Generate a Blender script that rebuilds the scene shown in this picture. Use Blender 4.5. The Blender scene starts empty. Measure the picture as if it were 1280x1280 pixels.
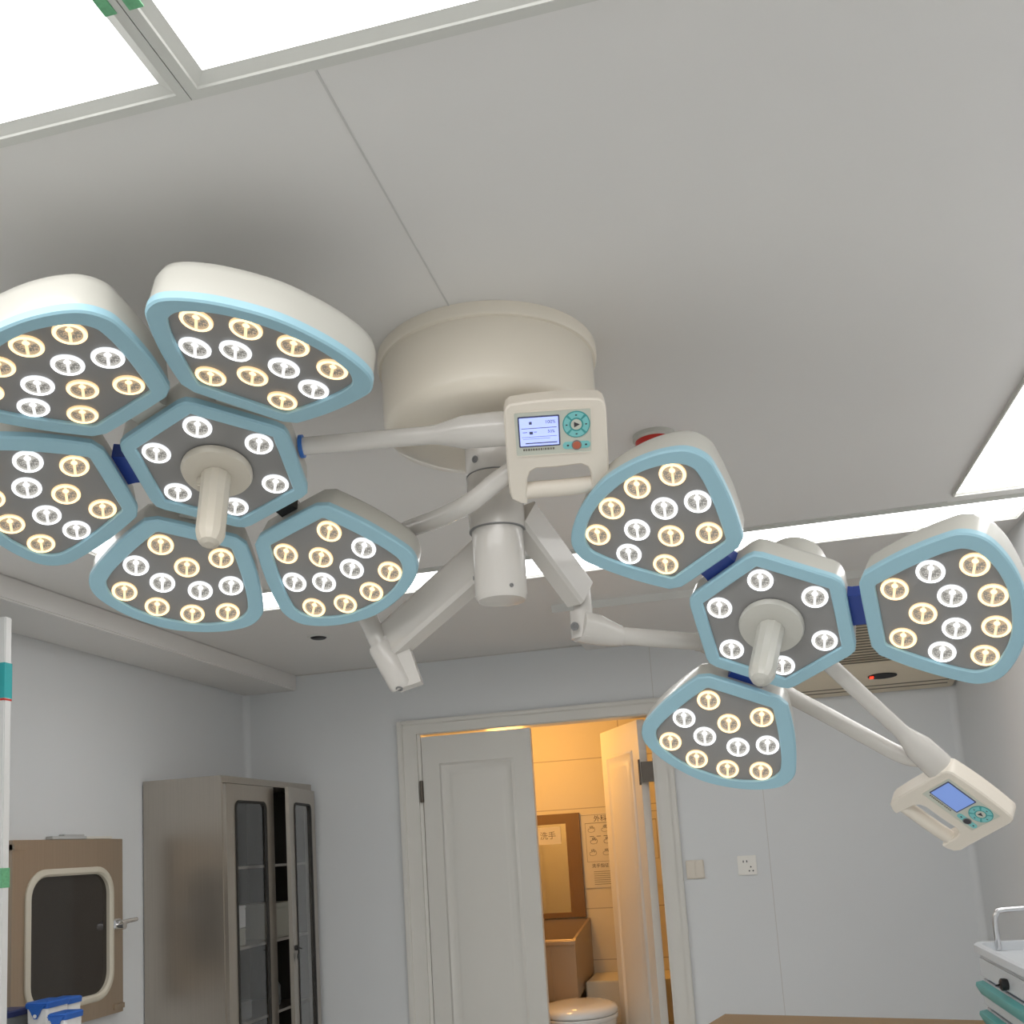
import bpy, bmesh, math, random
from mathutils import Matrix, Vector
random.seed(7)
SC = bpy.context.scene
COL = SC.collection
PI = math.pi

# ------------------------------------------------------------------ camera
CAMP = Vector((0, 0, 1.49))
CR = Vector((0.97215183, 0.22592681, -0.06227278))     # camera right
CD = Vector((-0.09317074, 0.12878076, -0.98728655))    # camera down
CF = Vector((-0.21503497, 0.96559442, 0.14624421))     # camera forward
cam_d = bpy.data.cameras.new('camera')
cam_d.sensor_width = 36
cam_d.lens = 1236.69 / 1280 * 36
cam_d.shift_x = -2.7 / 1280
cam_d.shift_y = 234.2 / 1280
cam_d.clip_start = 0.02
cam = bpy.data.objects.new('camera', cam_d)
COL.objects.link(cam)
M = Matrix((CR, -CD, -CF)).transposed().to_4x4()
M.translation = CAMP
cam.matrix_world = M
SC.camera = cam

# ------------------------------------------------------------------ world, exposure
wd = bpy.data.worlds.new('world')
SC.world = wd
wd.use_nodes = True
wd.node_tree.nodes['Background'].inputs[0].default_value = (0.75, 0.8, 0.9, 1)
wd.node_tree.nodes['Background'].inputs[1].default_value = 0.3
SC.view_settings.view_transform = 'Standard'
SC.view_settings.look = 'None'
SC.view_settings.gamma = 1
SC.view_settings.use_curve_mapping = False
SC.view_settings.exposure = 0.12
PANEL_E = 4.6        # strength of the ceiling light panels
LED_W = 1.9          # white leds
LED_Y = 1.9          # warm leds
BATH_W = 12.0        # bathroom lamp, watts

# ------------------------------------------------------------------ materials
def new_mat(name):
    m = bpy.data.materials.new(name)
    m.use_nodes = True
    return m, m.node_tree.nodes, m.node_tree.links, m.node_tree.nodes['Principled BSDF']

def mat(name, col, rough=0.5, metal=0.0, noise=0.0, nscale=8.0, bump=0.0, bscale=200.0, coat=0.0, stretch=None, spec=0.5):
    m, N, L, b = new_mat(name)
    b.inputs['Base Color'].default_value = (*col, 1)
    b.inputs['Roughness'].default_value = rough
    b.inputs['Metallic'].default_value = metal
    b.inputs['Coat Weight'].default_value = coat
    b.inputs['Specular IOR Level'].default_value = spec
    tc = N.new('ShaderNodeTexCoord')
    mp = N.new('ShaderNodeMapping')
    L.new(tc.outputs['Object'], mp.inputs[0])
    if stretch:
        mp.inputs['Scale'].default_value = stretch
    if noise > 0:
        t = N.new('ShaderNodeTexNoise')
        t.inputs['Scale'].default_value = nscale
        t.inputs['Detail'].default_value = 4
        L.new(mp.outputs[0], t.inputs['Vector'])
        r = N.new('ShaderNodeMapRange')
        r.inputs['To Min'].default_value = 1 - noise
        r.inputs['To Max'].default_value = 1 + noise
        L.new(t.outputs['Fac'], r.inputs['Value'])
        mx = N.new('ShaderNodeVectorMath')
        mx.operation = 'SCALE'
        mx.inputs[0].default_value = col
        L.new(r.outputs[0], mx.inputs['Scale'])
        L.new(mx.outputs[0], b.inputs['Base Color'])
    if bump > 0:
        t2 = N.new('ShaderNodeTexNoise')
        t2.inputs['Scale'].default_value = bscale
        L.new(mp.outputs[0], t2.inputs['Vector'])
        bp = N.new('ShaderNodeBump')
        bp.inputs['Strength'].default_value = bump
        bp.inputs['Distance'].default_value = 0.002
        L.new(t2.outputs['Fac'], bp.inputs['Height'])
        L.new(bp.outputs[0], b.inputs['Normal'])
    return m

def emat(name, col, strength):
    m, N, L, b = new_mat(name)
    b.inputs['Base Color'].default_value = (*[min(c, .8) for c in col], 1)
    b.inputs['Emission Color'].default_value = (*col, 1)
    b.inputs['Emission Strength'].default_value = strength
    b.inputs['Roughness'].default_value = .4
    return m

def diffuser_mat(e=1.0):
    m, N, L, b = new_mat('frosted_diffuser')
    b.inputs['Base Color'].default_value = (.8, .82, .85, 1)
    b.inputs['Roughness'].default_value = .4
    tc = N.new('ShaderNodeTexCoord')
    t = N.new('ShaderNodeTexNoise')
    t.inputs['Scale'].default_value = 3.0
    L.new(tc.outputs['Object'], t.inputs['Vector'])
    r = N.new('ShaderNodeValToRGB')
    r.color_ramp.elements[0].position = .35
    r.color_ramp.elements[0].color = (.97, .96, .95, 1)
    r.color_ramp.elements[1].position = .65
    r.color_ramp.elements[1].color = (1, .985, .96, 1)
    L.new(t.outputs['Fac'], r.inputs[0])
    L.new(r.outputs[0], b.inputs['Emission Color'])
    b.inputs['Emission Strength'].default_value = PANEL_E * e
    return m

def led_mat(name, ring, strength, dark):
    # lit rim, painted lens reflections: bright bar and cap, dark crescents; in lens coordinates
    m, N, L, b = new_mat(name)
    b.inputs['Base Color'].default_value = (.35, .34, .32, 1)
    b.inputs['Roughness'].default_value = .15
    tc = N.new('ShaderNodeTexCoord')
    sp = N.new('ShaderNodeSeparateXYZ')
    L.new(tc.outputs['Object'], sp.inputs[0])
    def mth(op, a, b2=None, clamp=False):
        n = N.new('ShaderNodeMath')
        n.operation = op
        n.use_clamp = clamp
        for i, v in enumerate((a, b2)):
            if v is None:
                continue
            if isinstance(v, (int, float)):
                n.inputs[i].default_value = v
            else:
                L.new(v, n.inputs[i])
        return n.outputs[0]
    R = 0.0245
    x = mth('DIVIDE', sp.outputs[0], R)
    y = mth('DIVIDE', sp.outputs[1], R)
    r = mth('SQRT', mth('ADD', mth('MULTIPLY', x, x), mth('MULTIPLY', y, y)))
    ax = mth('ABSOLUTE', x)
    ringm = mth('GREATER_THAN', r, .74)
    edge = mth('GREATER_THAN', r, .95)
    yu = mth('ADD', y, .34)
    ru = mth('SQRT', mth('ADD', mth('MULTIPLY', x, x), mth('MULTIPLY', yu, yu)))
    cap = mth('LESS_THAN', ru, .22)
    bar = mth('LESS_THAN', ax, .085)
    # painted dark part of the reflection beside the bright bar, broken up by noise
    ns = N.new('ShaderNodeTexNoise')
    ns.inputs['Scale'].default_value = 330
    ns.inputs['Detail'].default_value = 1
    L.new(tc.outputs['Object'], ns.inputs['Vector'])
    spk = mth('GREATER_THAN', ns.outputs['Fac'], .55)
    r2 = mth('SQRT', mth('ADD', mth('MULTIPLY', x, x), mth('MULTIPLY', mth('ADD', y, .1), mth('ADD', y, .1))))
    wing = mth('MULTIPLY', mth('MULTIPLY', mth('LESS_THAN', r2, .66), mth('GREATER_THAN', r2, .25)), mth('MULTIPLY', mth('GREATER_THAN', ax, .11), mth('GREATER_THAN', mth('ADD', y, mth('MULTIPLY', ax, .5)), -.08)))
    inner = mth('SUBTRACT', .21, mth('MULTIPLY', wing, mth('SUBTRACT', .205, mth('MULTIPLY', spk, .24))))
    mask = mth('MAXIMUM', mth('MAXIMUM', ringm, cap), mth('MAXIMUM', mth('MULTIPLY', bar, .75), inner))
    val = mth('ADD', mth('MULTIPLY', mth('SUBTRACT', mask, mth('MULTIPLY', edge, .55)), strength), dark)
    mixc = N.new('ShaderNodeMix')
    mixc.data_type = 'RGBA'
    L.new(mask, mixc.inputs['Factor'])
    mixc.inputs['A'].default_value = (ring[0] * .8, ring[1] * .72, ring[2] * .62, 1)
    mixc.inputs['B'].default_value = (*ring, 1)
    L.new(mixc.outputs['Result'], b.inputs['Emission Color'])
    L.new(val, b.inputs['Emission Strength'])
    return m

def steel_mat(name, col, rough):
    m, N, L, b = new_mat(name)
    b.inputs['Metallic'].default_value = .85
    tc = N.new('ShaderNodeTexCoord')
    mp = N.new('ShaderNodeMapping')
    mp.inputs['Scale'].default_value = (60, 60, .6)
    L.new(tc.outputs['Object'], mp.inputs[0])
    t = N.new('ShaderNodeTexNoise')
    t.inputs['Scale'].default_value = 4
    t.inputs['Detail'].default_value = 5
    L.new(mp.outputs[0], t.inputs['Vector'])
    r = N.new('ShaderNodeMapRange')
    r.inputs['To Min'].default_value = .88
    r.inputs['To Max'].default_value = 1.1
    L.new(t.outputs['Fac'], r.inputs['Value'])
    mx = N.new('ShaderNodeVectorMath')
    mx.operation = 'SCALE'
    mx.inputs[0].default_value = col
    L.new(r.outputs[0], mx.inputs['Scale'])
    L.new(mx.outputs[0], b.inputs['Base Color'])
    r2 = N.new('ShaderNodeMapRange')
    r2.inputs['To Min'].default_value = rough - .06
    r2.inputs['To Max'].default_value = rough + .08
    L.new(t.outputs['Fac'], r2.inputs['Value'])
    L.new(r2.outputs[0], b.inputs['Roughness'])
    return m

def tile_mat():
    m, N, L, b = new_mat('glazed_tile')
    tc = N.new('ShaderNodeTexCoord')
    mp = N.new('ShaderNodeMapping')
    mp.inputs['Rotation'].default_value = (PI / 2, 0, 0)
    mp.inputs['Location'].default_value = (0.1, -.11, 0)
    L.new(tc.outputs['Object'], mp.inputs[0])
    t = N.new('ShaderNodeTexBrick')
    t.offset = 0
    t.inputs['Color1'].default_value = (.80, .75, .62, 1)
    t.inputs['Color2'].default_value = (.77, .72, .59, 1)
    t.inputs['Mortar'].default_value = (.50, .45, .38, 1)
    t.inputs['Scale'].default_value = 1
    t.inputs['Mortar Size'].default_value = .003
    t.inputs['Brick Width'].default_value = .6
    t.inputs['Row Height'].default_value = .3
    L.new(mp.outputs[0], t.inputs['Vector'])
    L.new(t.outputs['Color'], b.inputs['Base Color'])
    b.inputs['Roughness'].default_value = .6
    return m

def floor_mat():
    m, N, L, b = new_mat('vinyl_floor')
    tc = N.new('ShaderNodeTexCoord')
    t = N.new('ShaderNodeTexNoise')
    t.inputs['Scale'].default_value = 60
    L.new(tc.outputs['Object'], t.inputs['Vector'])
    r = N.new('ShaderNodeValToRGB')
    r.color_ramp.elements[0].color = (.66, .66, .64, 1)
    r.color_ramp.elements[1].color = (.74, .74, .71, 1)
    L.new(t.outputs['Fac'], r.inputs[0])
    L.new(r.outputs[0], b.inputs['Base Color'])
    b.inputs['Roughness'].default_value = .35
    return m

def glass_mat(name, tint=(1, 1, 1), rough=0.02):
    m, N, L, b = new_mat(name)
    b.inputs['Base Color'].default_value = (*tint, 1)
    b.inputs['Roughness'].default_value = rough
    b.inputs['Transmission Weight'].default_value = 1
    b.inputs['IOR'].default_value = 1.45
    return m

K = dict(
    wall=mat('painted_wall_panel', (.760, .778, .790), .42, noise=.02, nscale=2),
    ceil=mat('painted_ceiling_panel', (.80, .785, .765), .45, noise=.02, nscale=2),
    trim=mat('white_trim', (.74, .74, .71), .4),
    frame=mat('door_casing_paint', (.76, .745, .70), .42, noise=.02),
    door=mat('door_paint', (.74, .725, .68), .38, noise=.02, nscale=4),
    gap=mat('dark_joint', (.12, .11, .10), .8),
    seam=mat('panel_joint', (.62, .61, .59), .6),
    alu=mat('light_frame_paint', (.66, .66, .62), .4),
    house=mat('cream_enamel', (.57, .56, .51), .28, coat=.3),
    canopy=mat('canopy_enamel', (.87, .80, .68), .3, coat=.3),
    cream=mat('cream_plastic', (.66, .61, .52), .38),
    armc=mat('arm_enamel', (.65, .62, .58), .27, coat=.3),
    teal=mat('pale_blue_plastic', (.35, .58, .68), .42),
    panel=mat('smoky_grey_lamp_cover', (.27, .265, .26), .30),
    blue=mat('royal_blue_plastic', (.02, .06, .33), .35),
    blue2=mat('bright_blue_plastic', (.03, .16, .55), .35),
    black=mat('black_plastic', (.015, .015, .016), .4),
    grey=mat('grey_plastic', (.22, .22, .22), .4),
    screenb=mat('screen_bezel', (.06, .07, .16), .3),
    recess=mat('control_foil', (.60, .62, .54), .45),
    aqua=mat('aqua_button', (.22, .60, .60), .4),
    aquad=mat('dark_aqua_print', (.06, .36, .36), .45),
    orange=mat('orange_button', (.50, .13, .07), .4),
    ink=mat('dark_print', (.05, .05, .06), .6),
    inkg=mat('grey_print', (.20, .19, .15), .6),
    steel=steel_mat('brushed_steel', (.46, .42, .37), .30),
    steeld=steel_mat('brushed_steel_warm', (.50, .41, .32), .38),
    sink=mat('sink_steel', (.42, .33, .24), .38, metal=.3),
    chrome=mat('chrome', (.75, .75, .76), .15, metal=1),
    ctrl=mat('controller_plastic', (.80, .735, .64), .38),
    plate=mat('socket_plastic', (.92, .90, .85), .3),
    gasket=mat('cream_gasket', (.68, .63, .52), .45),
    rubber=mat('black_gasket', (.02, .018, .015), .6),
    dglass=mat('dark_window_glass', (.030, .024, .020), .10, spec=.6),
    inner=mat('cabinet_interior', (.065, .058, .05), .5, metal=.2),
    box=mat('pale_carton', (.50, .49, .42), .6),
    white=mat('white_plastic', (.80, .80, .79), .35),
    wtray=mat('trolley_plastic', (.62, .65, .68), .35),
    teald=mat('teal_handle_plastic', (.10, .38, .37), .4),
    bluel=mat('blue_lid_plastic', (.02, .12, .48), .4),
    lidd=mat('navy_lid_plastic', (.02, .03, .12), .4),
    clear=mat('smoky_clear_plastic', (.16, .17, .17), .3),
    wood=mat('brown_table_top', (.27, .165, .065), .45, noise=.1, nscale=6, stretch=(1, 8, 8)),
    ac=mat('beige_ac_plastic', (.76, .67, .52), .45),
    acd=mat('ac_slot', (.22, .19, .14), .6),
    red=mat('red_plastic', (.60, .03, .02), .35),
    paper=mat('paper', (.78, .75, .68), .7),
    paperg=mat('paper_grey', (.55, .55, .54), .7),
    yellow=mat('yellow_label', (.55, .52, .08), .6),
    tealband=mat('teal_print', (.03, .40, .42), .5),
    green=mat('green_sticker', (.16, .46, .24), .5, noise=.35, nscale=150),
    bronze=mat('dark_hinge_metal', (.14, .12, .10), .35, metal=.8),
    ceramic=mat('white_ceramic', (.78, .77, .74), .15, coat=.4),
    tile=tile_mat(), floor=floor_mat(), glass=glass_mat('clear_pane'),
    bathpaint=mat('bathroom_paint', (.78, .75, .68), .5),
    mirror=mat('mirror_silver', (.80, .80, .78), .04, metal=1),
    mframe=mat('brown_mirror_frame', (.22, .13, .06), .45),
    lightp=diffuser_mat(), lightn=diffuser_mat(.9), lights=diffuser_mat(.7),
    lcd=emat('blue_lcd', (.40, .48, .98), .72),
    lcd2=emat('dim_blue_lcd', (.12, .19, .42), .9),
    bathlamp=emat('warm_lamp_glass', (1, .62, .25), 6),
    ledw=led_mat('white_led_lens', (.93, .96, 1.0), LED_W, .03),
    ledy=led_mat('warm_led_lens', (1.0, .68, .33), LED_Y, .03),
    redled=emat('red_indicator', (1, .05, .02), 1.5),
)

# ------------------------------------------------------------------ mesh helpers
def new_obj(name, bm, m=None, parent=None, mw=None, smooth=True, angle=38, recalc=True):
    if recalc:
        bmesh.ops.recalc_face_normals(bm, faces=bm.faces[:])
    me = bpy.data.meshes.new(name)
    bm.to_mesh(me)
    bm.free()
    if m is not None:
        for x in (m if isinstance(m, (list, tuple)) else [m]):
            me.materials.append(x)
    o = bpy.data.objects.new(name, me)
    COL.objects.link(o)
    if smooth:
        me.shade_smooth()
        me.set_sharp_from_angle(angle=math.radians(angle))
    if parent is not None:
        o.parent = parent
    if mw is not None:
        o.matrix_local = mw
    return o

def tag(o, label=None, cat=None, group=None, kind=None):
    if label:
        o['label'] = label
    if cat:
        o['category'] = cat
    if group:
        o['group'] = group
    if kind:
        o['kind'] = kind
    return o

def struct(o):
    o['kind'] = 'structure'
    return o

def empty(name, mw, label, cat, group=None):
    o = bpy.data.objects.new(name, None)
    o.empty_display_size = .05
    COL.objects.link(o)
    o.matrix_world = mw
    return tag(o, label, cat, group)

def T(x, y, z):
    return Matrix.Translation((x, y, z))

def bx(bm, x0, x1, y0, y1, z0, z1, mi=0, bev=0.0, seg=2):
    mm = T((x0 + x1) / 2, (y0 + y1) / 2, (z0 + z1) / 2) @ Matrix.Diagonal((abs(x1 - x0), abs(y1 - y0), abs(z1 - z0), 1))
    r = bmesh.ops.create_cube(bm, size=1, matrix=mm)
    vs = r['verts']
    fs = set(f for v in vs for f in v.link_faces)
    for f in fs:
        f.material_index = mi
    if bev > 0:
        es = list(set(e for v in vs for e in v.link_edges))
        bmesh.ops.bevel(bm, geom=es, offset=bev, segments=seg, affect='EDGES', clamp_overlap=True)
    return bm

def box(name, x0, x1, y0, y1, z0, z1, m, parent=None, bev=0.0, mw=None, seg=2):
    bm = bmesh.new()
    bx(bm, x0, x1, y0, y1, z0, z1, 0, bev, seg)
    return new_obj(name, bm, m, parent, mw)

def loft(bm, loops, cap0=True, cap1=True, closed=True, mi=0):
    rows = [[bm.verts.new(p) for p in lp] for lp in loops]
    n = len(rows[0])
    for a, b in zip(rows, rows[1:]):
        for i in range(n if closed else n - 1):
            f = bm.faces.new((a[i], a[(i + 1) % n], b[(i + 1) % n], b[i]))
            f.material_index = mi
    for flag, row in ((cap0, rows[0]), (cap1, rows[-1])):
        if flag:
            c = sum((v.co for v in row), Vector()) / n
            cv = bm.verts.new(c)
            for i in range(n):
                f = bm.faces.new((row[i], row[(i + 1) % n], cv))
                f.material_index = mi
    return rows

def smooth_path(pts, k=8):
    P = [Vector(p) for p in pts]
    if len(P) == 2:
        return P
    out = []
    for i in range(len(P) - 1):
        p0 = P[i - 1] if i > 0 else P[i] * 2 - P[i + 1]
        p1, p2 = P[i], P[i + 1]
        p3 = P[i + 2] if i + 2 < len(P) else P[i + 1] * 2 - P[i]
        for j in range(k):
            t = j / k
            out.append(.5 * ((2 * p1) + (p2 - p0) * t + (2 * p0 - 5 * p1 + 4 * p2 - p3) * t * t + (3 * p1 - p0 - 3 * p2 + p3) * t ** 3))
    out.append(P[-1])
    return out

def tube(bm, pts, rad, n=20, mi=0, cap=True):
    P = [Vector(p) for p in pts]
    if not isinstance(rad, (list, tuple)):
        rad = [rad] * len(P)
    t0 = (P[1] - P[0]).normalized()
    u = t0.orthogonal().normalized()
    loops = []
    for i, p in enumerate(P):
        t = (P[min(i + 1, len(P) - 1)] - P[max(i - 1, 0)]).normalized()
        u = (u - t * u.dot(t)).normalized()
        v = t.cross(u)
        loops.append([p + (u * math.cos(2 * PI * k / n) + v * math.sin(2 * PI * k / n)) * rad[i] for k in range(n)])
    loft(bm, loops, cap, cap, mi=mi)
    return bm

def tubeo(name, pts, rad, m, parent=None, n=20):
    bm = bmesh.new()
    tube(bm, pts, rad, n)
    return new_obj(name, bm, m, parent)

def lathe(bm, prof, n=48, mi=0, mw=Matrix()):
    loops = [[mw @ Vector((r * math.cos(2 * PI * k / n), r * math.sin(2 * PI * k / n), z)) for k in range(n)] for r, z in prof]
    loft(bm, loops, True, True, mi=mi)
    return bm

def extrude_poly(bm, poly, d0, d1, axes=None, mi=0, bev=0):
    # poly in 2-D, extruded along third axis; axes maps (a,b,d)->Vector
    f = axes or (lambda a, b, d: Vector((a, b, d)))
    if bev:
        c = Vector((sum(p[0] for p in poly) / len(poly), sum(p[1] for p in poly) / len(poly)))
        def ins(e):
            return [(p[0] + (c.x - p[0]) * e / max(.001, math.hypot(c.x - p[0], c.y - p[1])), p[1] + (c.y - p[1]) * e / max(.001, math.hypot(c.x - p[0], c.y - p[1]))) for p in poly]
        s = 1 if d1 > d0 else -1
        loops = [[f(*p, d0) for p in ins(bev)], [f(*p, d0 + s * bev) for p in poly], [f(*p, d1 - s * bev) for p in poly], [f(*p, d1) for p in ins(bev)]]
    else:
        loops = [[f(*p, d0) for p in poly], [f(*p, d1) for p in poly]]
    loft(bm, loops, mi=mi)
    return bm

def rrect(x0, x1, y0, y1, r, n=6):
    out = []
    for cx, cy, a in ((x1 - r, y1 - r, 0), (x0 + r, y1 - r, 90), (x0 + r, y0 + r, 180), (x1 - r, y0 + r, 270)):
        for k in range(n + 1):
            t = math.radians(a + 90 * k / n)
            out.append((cx + r * math.cos(t), cy + r * math.sin(t)))
    return out

def text_obj(name, s, size, m, parent, mw, extrude=.0004):
    c = bpy.data.curves.new(name, 'FONT')
    c.body = s
    c.size = size
    c.extrude = extrude
    tmp = bpy.data.objects.new(name, c)
    COL.objects.link(tmp)
    dg = bpy.context.evaluated_depsgraph_get()
    dg.update()
    me = bpy.data.meshes.new_from_object(tmp.evaluated_get(dg))
    bpy.data.objects.remove(tmp)
    me.materials.clear()
    me.materials.append(m)
    o = bpy.data.objects.new(name, me)
    COL.objects.link(o)
    o.parent = parent
    o.matrix_local = mw
    return o

def hole_wall(bm, u0, u1, v0, v1, hu0, hu1, hv0, hv1, d0, d1, f):
    # wall slab (u,v) with a rectangular hole reaching the slab's bottom when hv0<=v0
    def b(a0, a1, b0, b1):
        extrude_poly(bm, [(a0, b0), (a1, b0), (a1, b1), (a0, b1)], d0, d1, f)
    b(u0, hu0, v0, v1)
    b(hu1, u1, v0, v1)
    b(hu0, hu1, hv1, v1)
    if hv0 > v0:
        b(hu0, hu1, v0, hv0)

# ------------------------------------------------------------------ room shell
ZC = 2.457
XL, XR, YB, YF = -2.547, .985, 4.8, -1.5
DX0, DX1, DZ = -1.573, -.405, 2.08
XZ = lambda a, b, d: Vector((a, d, b))
struct(box('floor', XL - .1, XR + .1, YF - .1, 6.1, -.08, 0, K['floor']))
struct(box('ceiling', XL - .1, XR + .1, YF - .1, YB + .1, ZC, ZC + .08, K['ceil']))
struct(box('wall_left', XL - .08, XL, YF, YB, 0, ZC, K['wall']))
struct(box('wall_right', XR, XR + .08, YF, YB, 0, ZC, K['wall']))
struct(box('wall_front', XL, XR, YF - .08, YF, 0, ZC, K['wall']))
bm = bmesh.new()
hole_wall(bm, XL, XR, 0, ZC, DX0 - .03, DX1 + .03, 0, DZ + .03, YB, YB + .10, XZ)
struct(new_obj('wall_back', bm, K['wall']))
# soffit duct cover along the left wall, false bulkhead strip at the far right of the ceiling
bm = bmesh.new()
bx(bm, XL, -2.245, .2, YB, 2.375, ZC, bev=.006)
struct(new_obj('trim_1', bm, K['ceil']))
bm = bmesh.new()
bx(bm, -.69, XR, 3.92, YB, ZC - .028, ZC, bev=.003)
bx(bm, -.69, XR, 3.912, 3.92, ZC - .032, ZC, mi=1)
struct(new_obj('trim_2', bm, [K['ceil'], K['trim']]))
# joints of the wall and ceiling panels (recessed beads)
def joint(name, x0, x1, y0, y1, z0, z1):
    o = box(name, x0, x1, y0, y1, z0, z1, K['seam'])
    return struct(o)
joint('trim_3', .0955, .0985, YB - .0012, YB, 0, 2.12)
joint('trim_4', -.3775, -.3745, YB - .0012, YB, 2.16, ZC - .03)
joint('trim_5', -.4325, -.4295, 1.02, 1.62, ZC - .0012, ZC)
joint('trim_6', -1.58, .70, 3.172, 3.178, ZC - .004, ZC)
box_ = joint('trim_7', XL, -.69, YB - .006, YB, ZC - .006, ZC)
# inner corner coves
for i, x in enumerate((XL, XR)):
    bm = bmesh.new()
    s = 1 if i == 0 else -1
    pr = [(x, YB), (x + s * .03, YB)] + [(x + s * (.03 - .03 * math.sin(t * PI / 2 / 5)), YB - .03 + .03 * math.cos(t * PI / 2 / 5)) for t in range(1, 5)] + [(x, YB - .03)]
    extrude_poly(bm, pr, 0, ZC - .01)
    struct(new_obj('trim_%d' % (8 + i), bm, K['wall']))

# ------------------------------------------------------------------ ceiling light panels
def ceiling_light(x0, x1, y0, y1, fw, label, group='ceiling light panels around the lamp mount', thick=.012, dm='lightp'):
    t = empty('ceiling_light', T((x0 + x1) / 2, (y0 + y1) / 2, ZC), label, 'ceiling light', group)
    inv = t.matrix_world.inverted()
    bm = bmesh.new()
    # sloping frame profile: flat outer band, bevel towards the diffuser
    def rect(e, z):
        return [inv @ Vector(p) for p in ((x0 + e, y0 + e, z), (x1 - e, y0 + e, z), (x1 - e, y1 - e, z), (x0 + e, y1 - e, z))]
    loft(bm, [rect(0, ZC), rect(0, ZC - thick), rect(fw * .45, ZC - thick), rect(fw * .5, ZC - thick * .8), rect(fw, ZC - .003), rect(fw, ZC)], False, False)
    new_obj('frame', bm, K['alu'], t, smooth=False)
    bm = bmesh.new()
    e = fw - .001
    loft(bm, [rect(e, ZC - .0035), rect(e, ZC - .0005)])
    new_obj('diffuser', bm, K[dm], t, smooth=False)
    return t
cl1 = ceiling_light(-1.56, -.5945, -.45, 1.018, .030, 'large white ceiling light panel at top left corner, left of the twin beam', dm='lightn')  # near panels run on unseen behind the camera, lengthened for frontal light
cl2 = ceiling_light(-.5930, .52, -.45, 1.018, .033, 'large white ceiling light panel at top, right of the twin beam', dm='lightn')
ceiling_light(.70, .96, 1.10, 3.10, .010, 'long bright ceiling panel running along the right wall')
ceiling_light(-1.845, .962, 3.185, 3.425, .008, 'long narrow bright ceiling strip crossing behind the lamp column')
ceiling_light(-1.86, -1.60, 1.10, 3.17, .010, 'bright ceiling panel along the left side, glimpsed between two lamp petals', dm='lights')
for t, xa, xb in ((cl1, -.618, -.603), (cl2, -.587, -.569)):
    box('sticker', xa, xb, .835, .876, ZC - .0135, ZC - .012, K['green'], t, mw=t.matrix_world.inverted())
    t.children[-1]['label'] = 'small green printed sticker'

# smoke detector, small recessed vent
o = empty('smoke_detector', T(-.128, 2.325, ZC), 'white round ceiling detector with a red band above the right lamp', 'smoke detector')
bm = bmesh.new(); lathe(bm, [(.052, 0), (.052, -.010), (.047, -.014), (.047, -.0145)], mw=Matrix()); new_obj('base', bm, K['house'], o)
bm = bmesh.new(); lathe(bm, [(.046, -.0146), (.046, -.026), (.040, -.030)]); new_obj('red_band', bm, K['red'], o)
bm = bmesh.new(); lathe(bm, [(.036, -.0302), (.030, -.038), (.015, -.042)]); new_obj('sensor_cap', bm, K['house'], o)
o = empty('downlight', T(-1.755, 3.99, ZC), 'small round dark recessed ceiling fitting beyond the left lamp', 'downlight')
bm = bmesh.new(); lathe(bm, [(.050, 0), (.050, -.003), (.044, -.005)], n=32); new_obj('trim_ring', bm, K['trim'], o)
bm = bmesh.new(); lathe(bm, [(.036, -.0051), (.030, -.010), (.022, -.011)], n=32); new_obj('lens', bm, K['black'], o)

# ------------------------------------------------------------------ air conditioner on the far right
ACX0, ACX1 = .22, .972
t = empty('air_conditioner', T(.6, 4.6, 2.3), 'beige slatted air conditioner under the ceiling behind the right lamp', 'air conditioner')
inv = t.matrix_world.inverted()
prof = [(YB - .002, 2.425), (4.42, 2.425), (4.395, 2.41), (4.39, 2.385), (4.41, 2.35), (4.50, 2.22), (4.58, 2.145), (4.66, 2.105), (4.76, 2.085), (YB - .002, 2.085)]
bm = bmesh.new()
extrude_poly(bm, [(p[0], p[1]) for p in prof], ACX0, ACX1, lambda a, b, d: inv @ Vector((d, a, b)))
new_obj('body', bm, K['ac'], t, angle=25)
def along(s):
    # point on the sloping front face, s in 0..1 from top (4.41,2.35) to (4.58,2.145)
    pts = [(4.41, 2.35), (4.50, 2.22), (4.58, 2.145), (4.66, 2.105), (4.76, 2.085)]
    L_ = [math.dist(a, b) for a, b in zip(pts, pts[1:])]
    d = s * sum(L_)
    for (a, b), l in zip(zip(pts, pts[1:]), L_):
        if d <= l + 1e-9:
            k = d / l
            tx, tz = (b[0] - a[0]) / l, (b[1] - a[1]) / l
            return a[0] + (b[0] - a[0]) * k, a[1] + (b[1] - a[1]) * k, tx, tz
        d -= l
bm = bmesh.new()
for i in range(15):
    y, z, tx, tz = along(.03 + i * .0285)
    nx, nz = tz, -tx
    e = .0028
    extrude_poly(bm, [(y - tx * e + nx * .004, z - tz * e + nz * .004), (y + tx * e + nx * .004, z + tz * e + nz * .004), (y + tx * e - nx * .003, z + tz * e - nz * .003), (y - tx * e - nx * .003, z - tz * e - nz * .003)], ACX0 + .05, ACX1 - .04, lambda a, b, d: inv @ Vector((d, a, b)))
new_obj('intake_grille', bm, K['acd'], t, smooth=False)
for s in (.80, .90):
    bm = bmesh.new()
    y, z, tx, tz = along(s)
    nx, nz = tz, -tx
    e = .004
    extrude_poly(bm, [(y - tx * e + nx * .002, z - tz * e + nz * .002), (y + tx * e + nx * .002, z + tz * e + nz * .002), (y + tx * e - nx * .003, z + tz * e - nz * .003), (y - tx * e - nx * .003, z - tz * e - nz * .003)], ACX0 + .03, ACX1 - .03, lambda a, b, d: inv @ Vector((d, a, b)))
    new_obj('outlet_flap', bm, K['acd'], t, smooth=False)
y, z, tx, tz = along(.63)
n_ = Vector((0, tz, -tx)); u_ = Vector((0, tx, tz))
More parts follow.
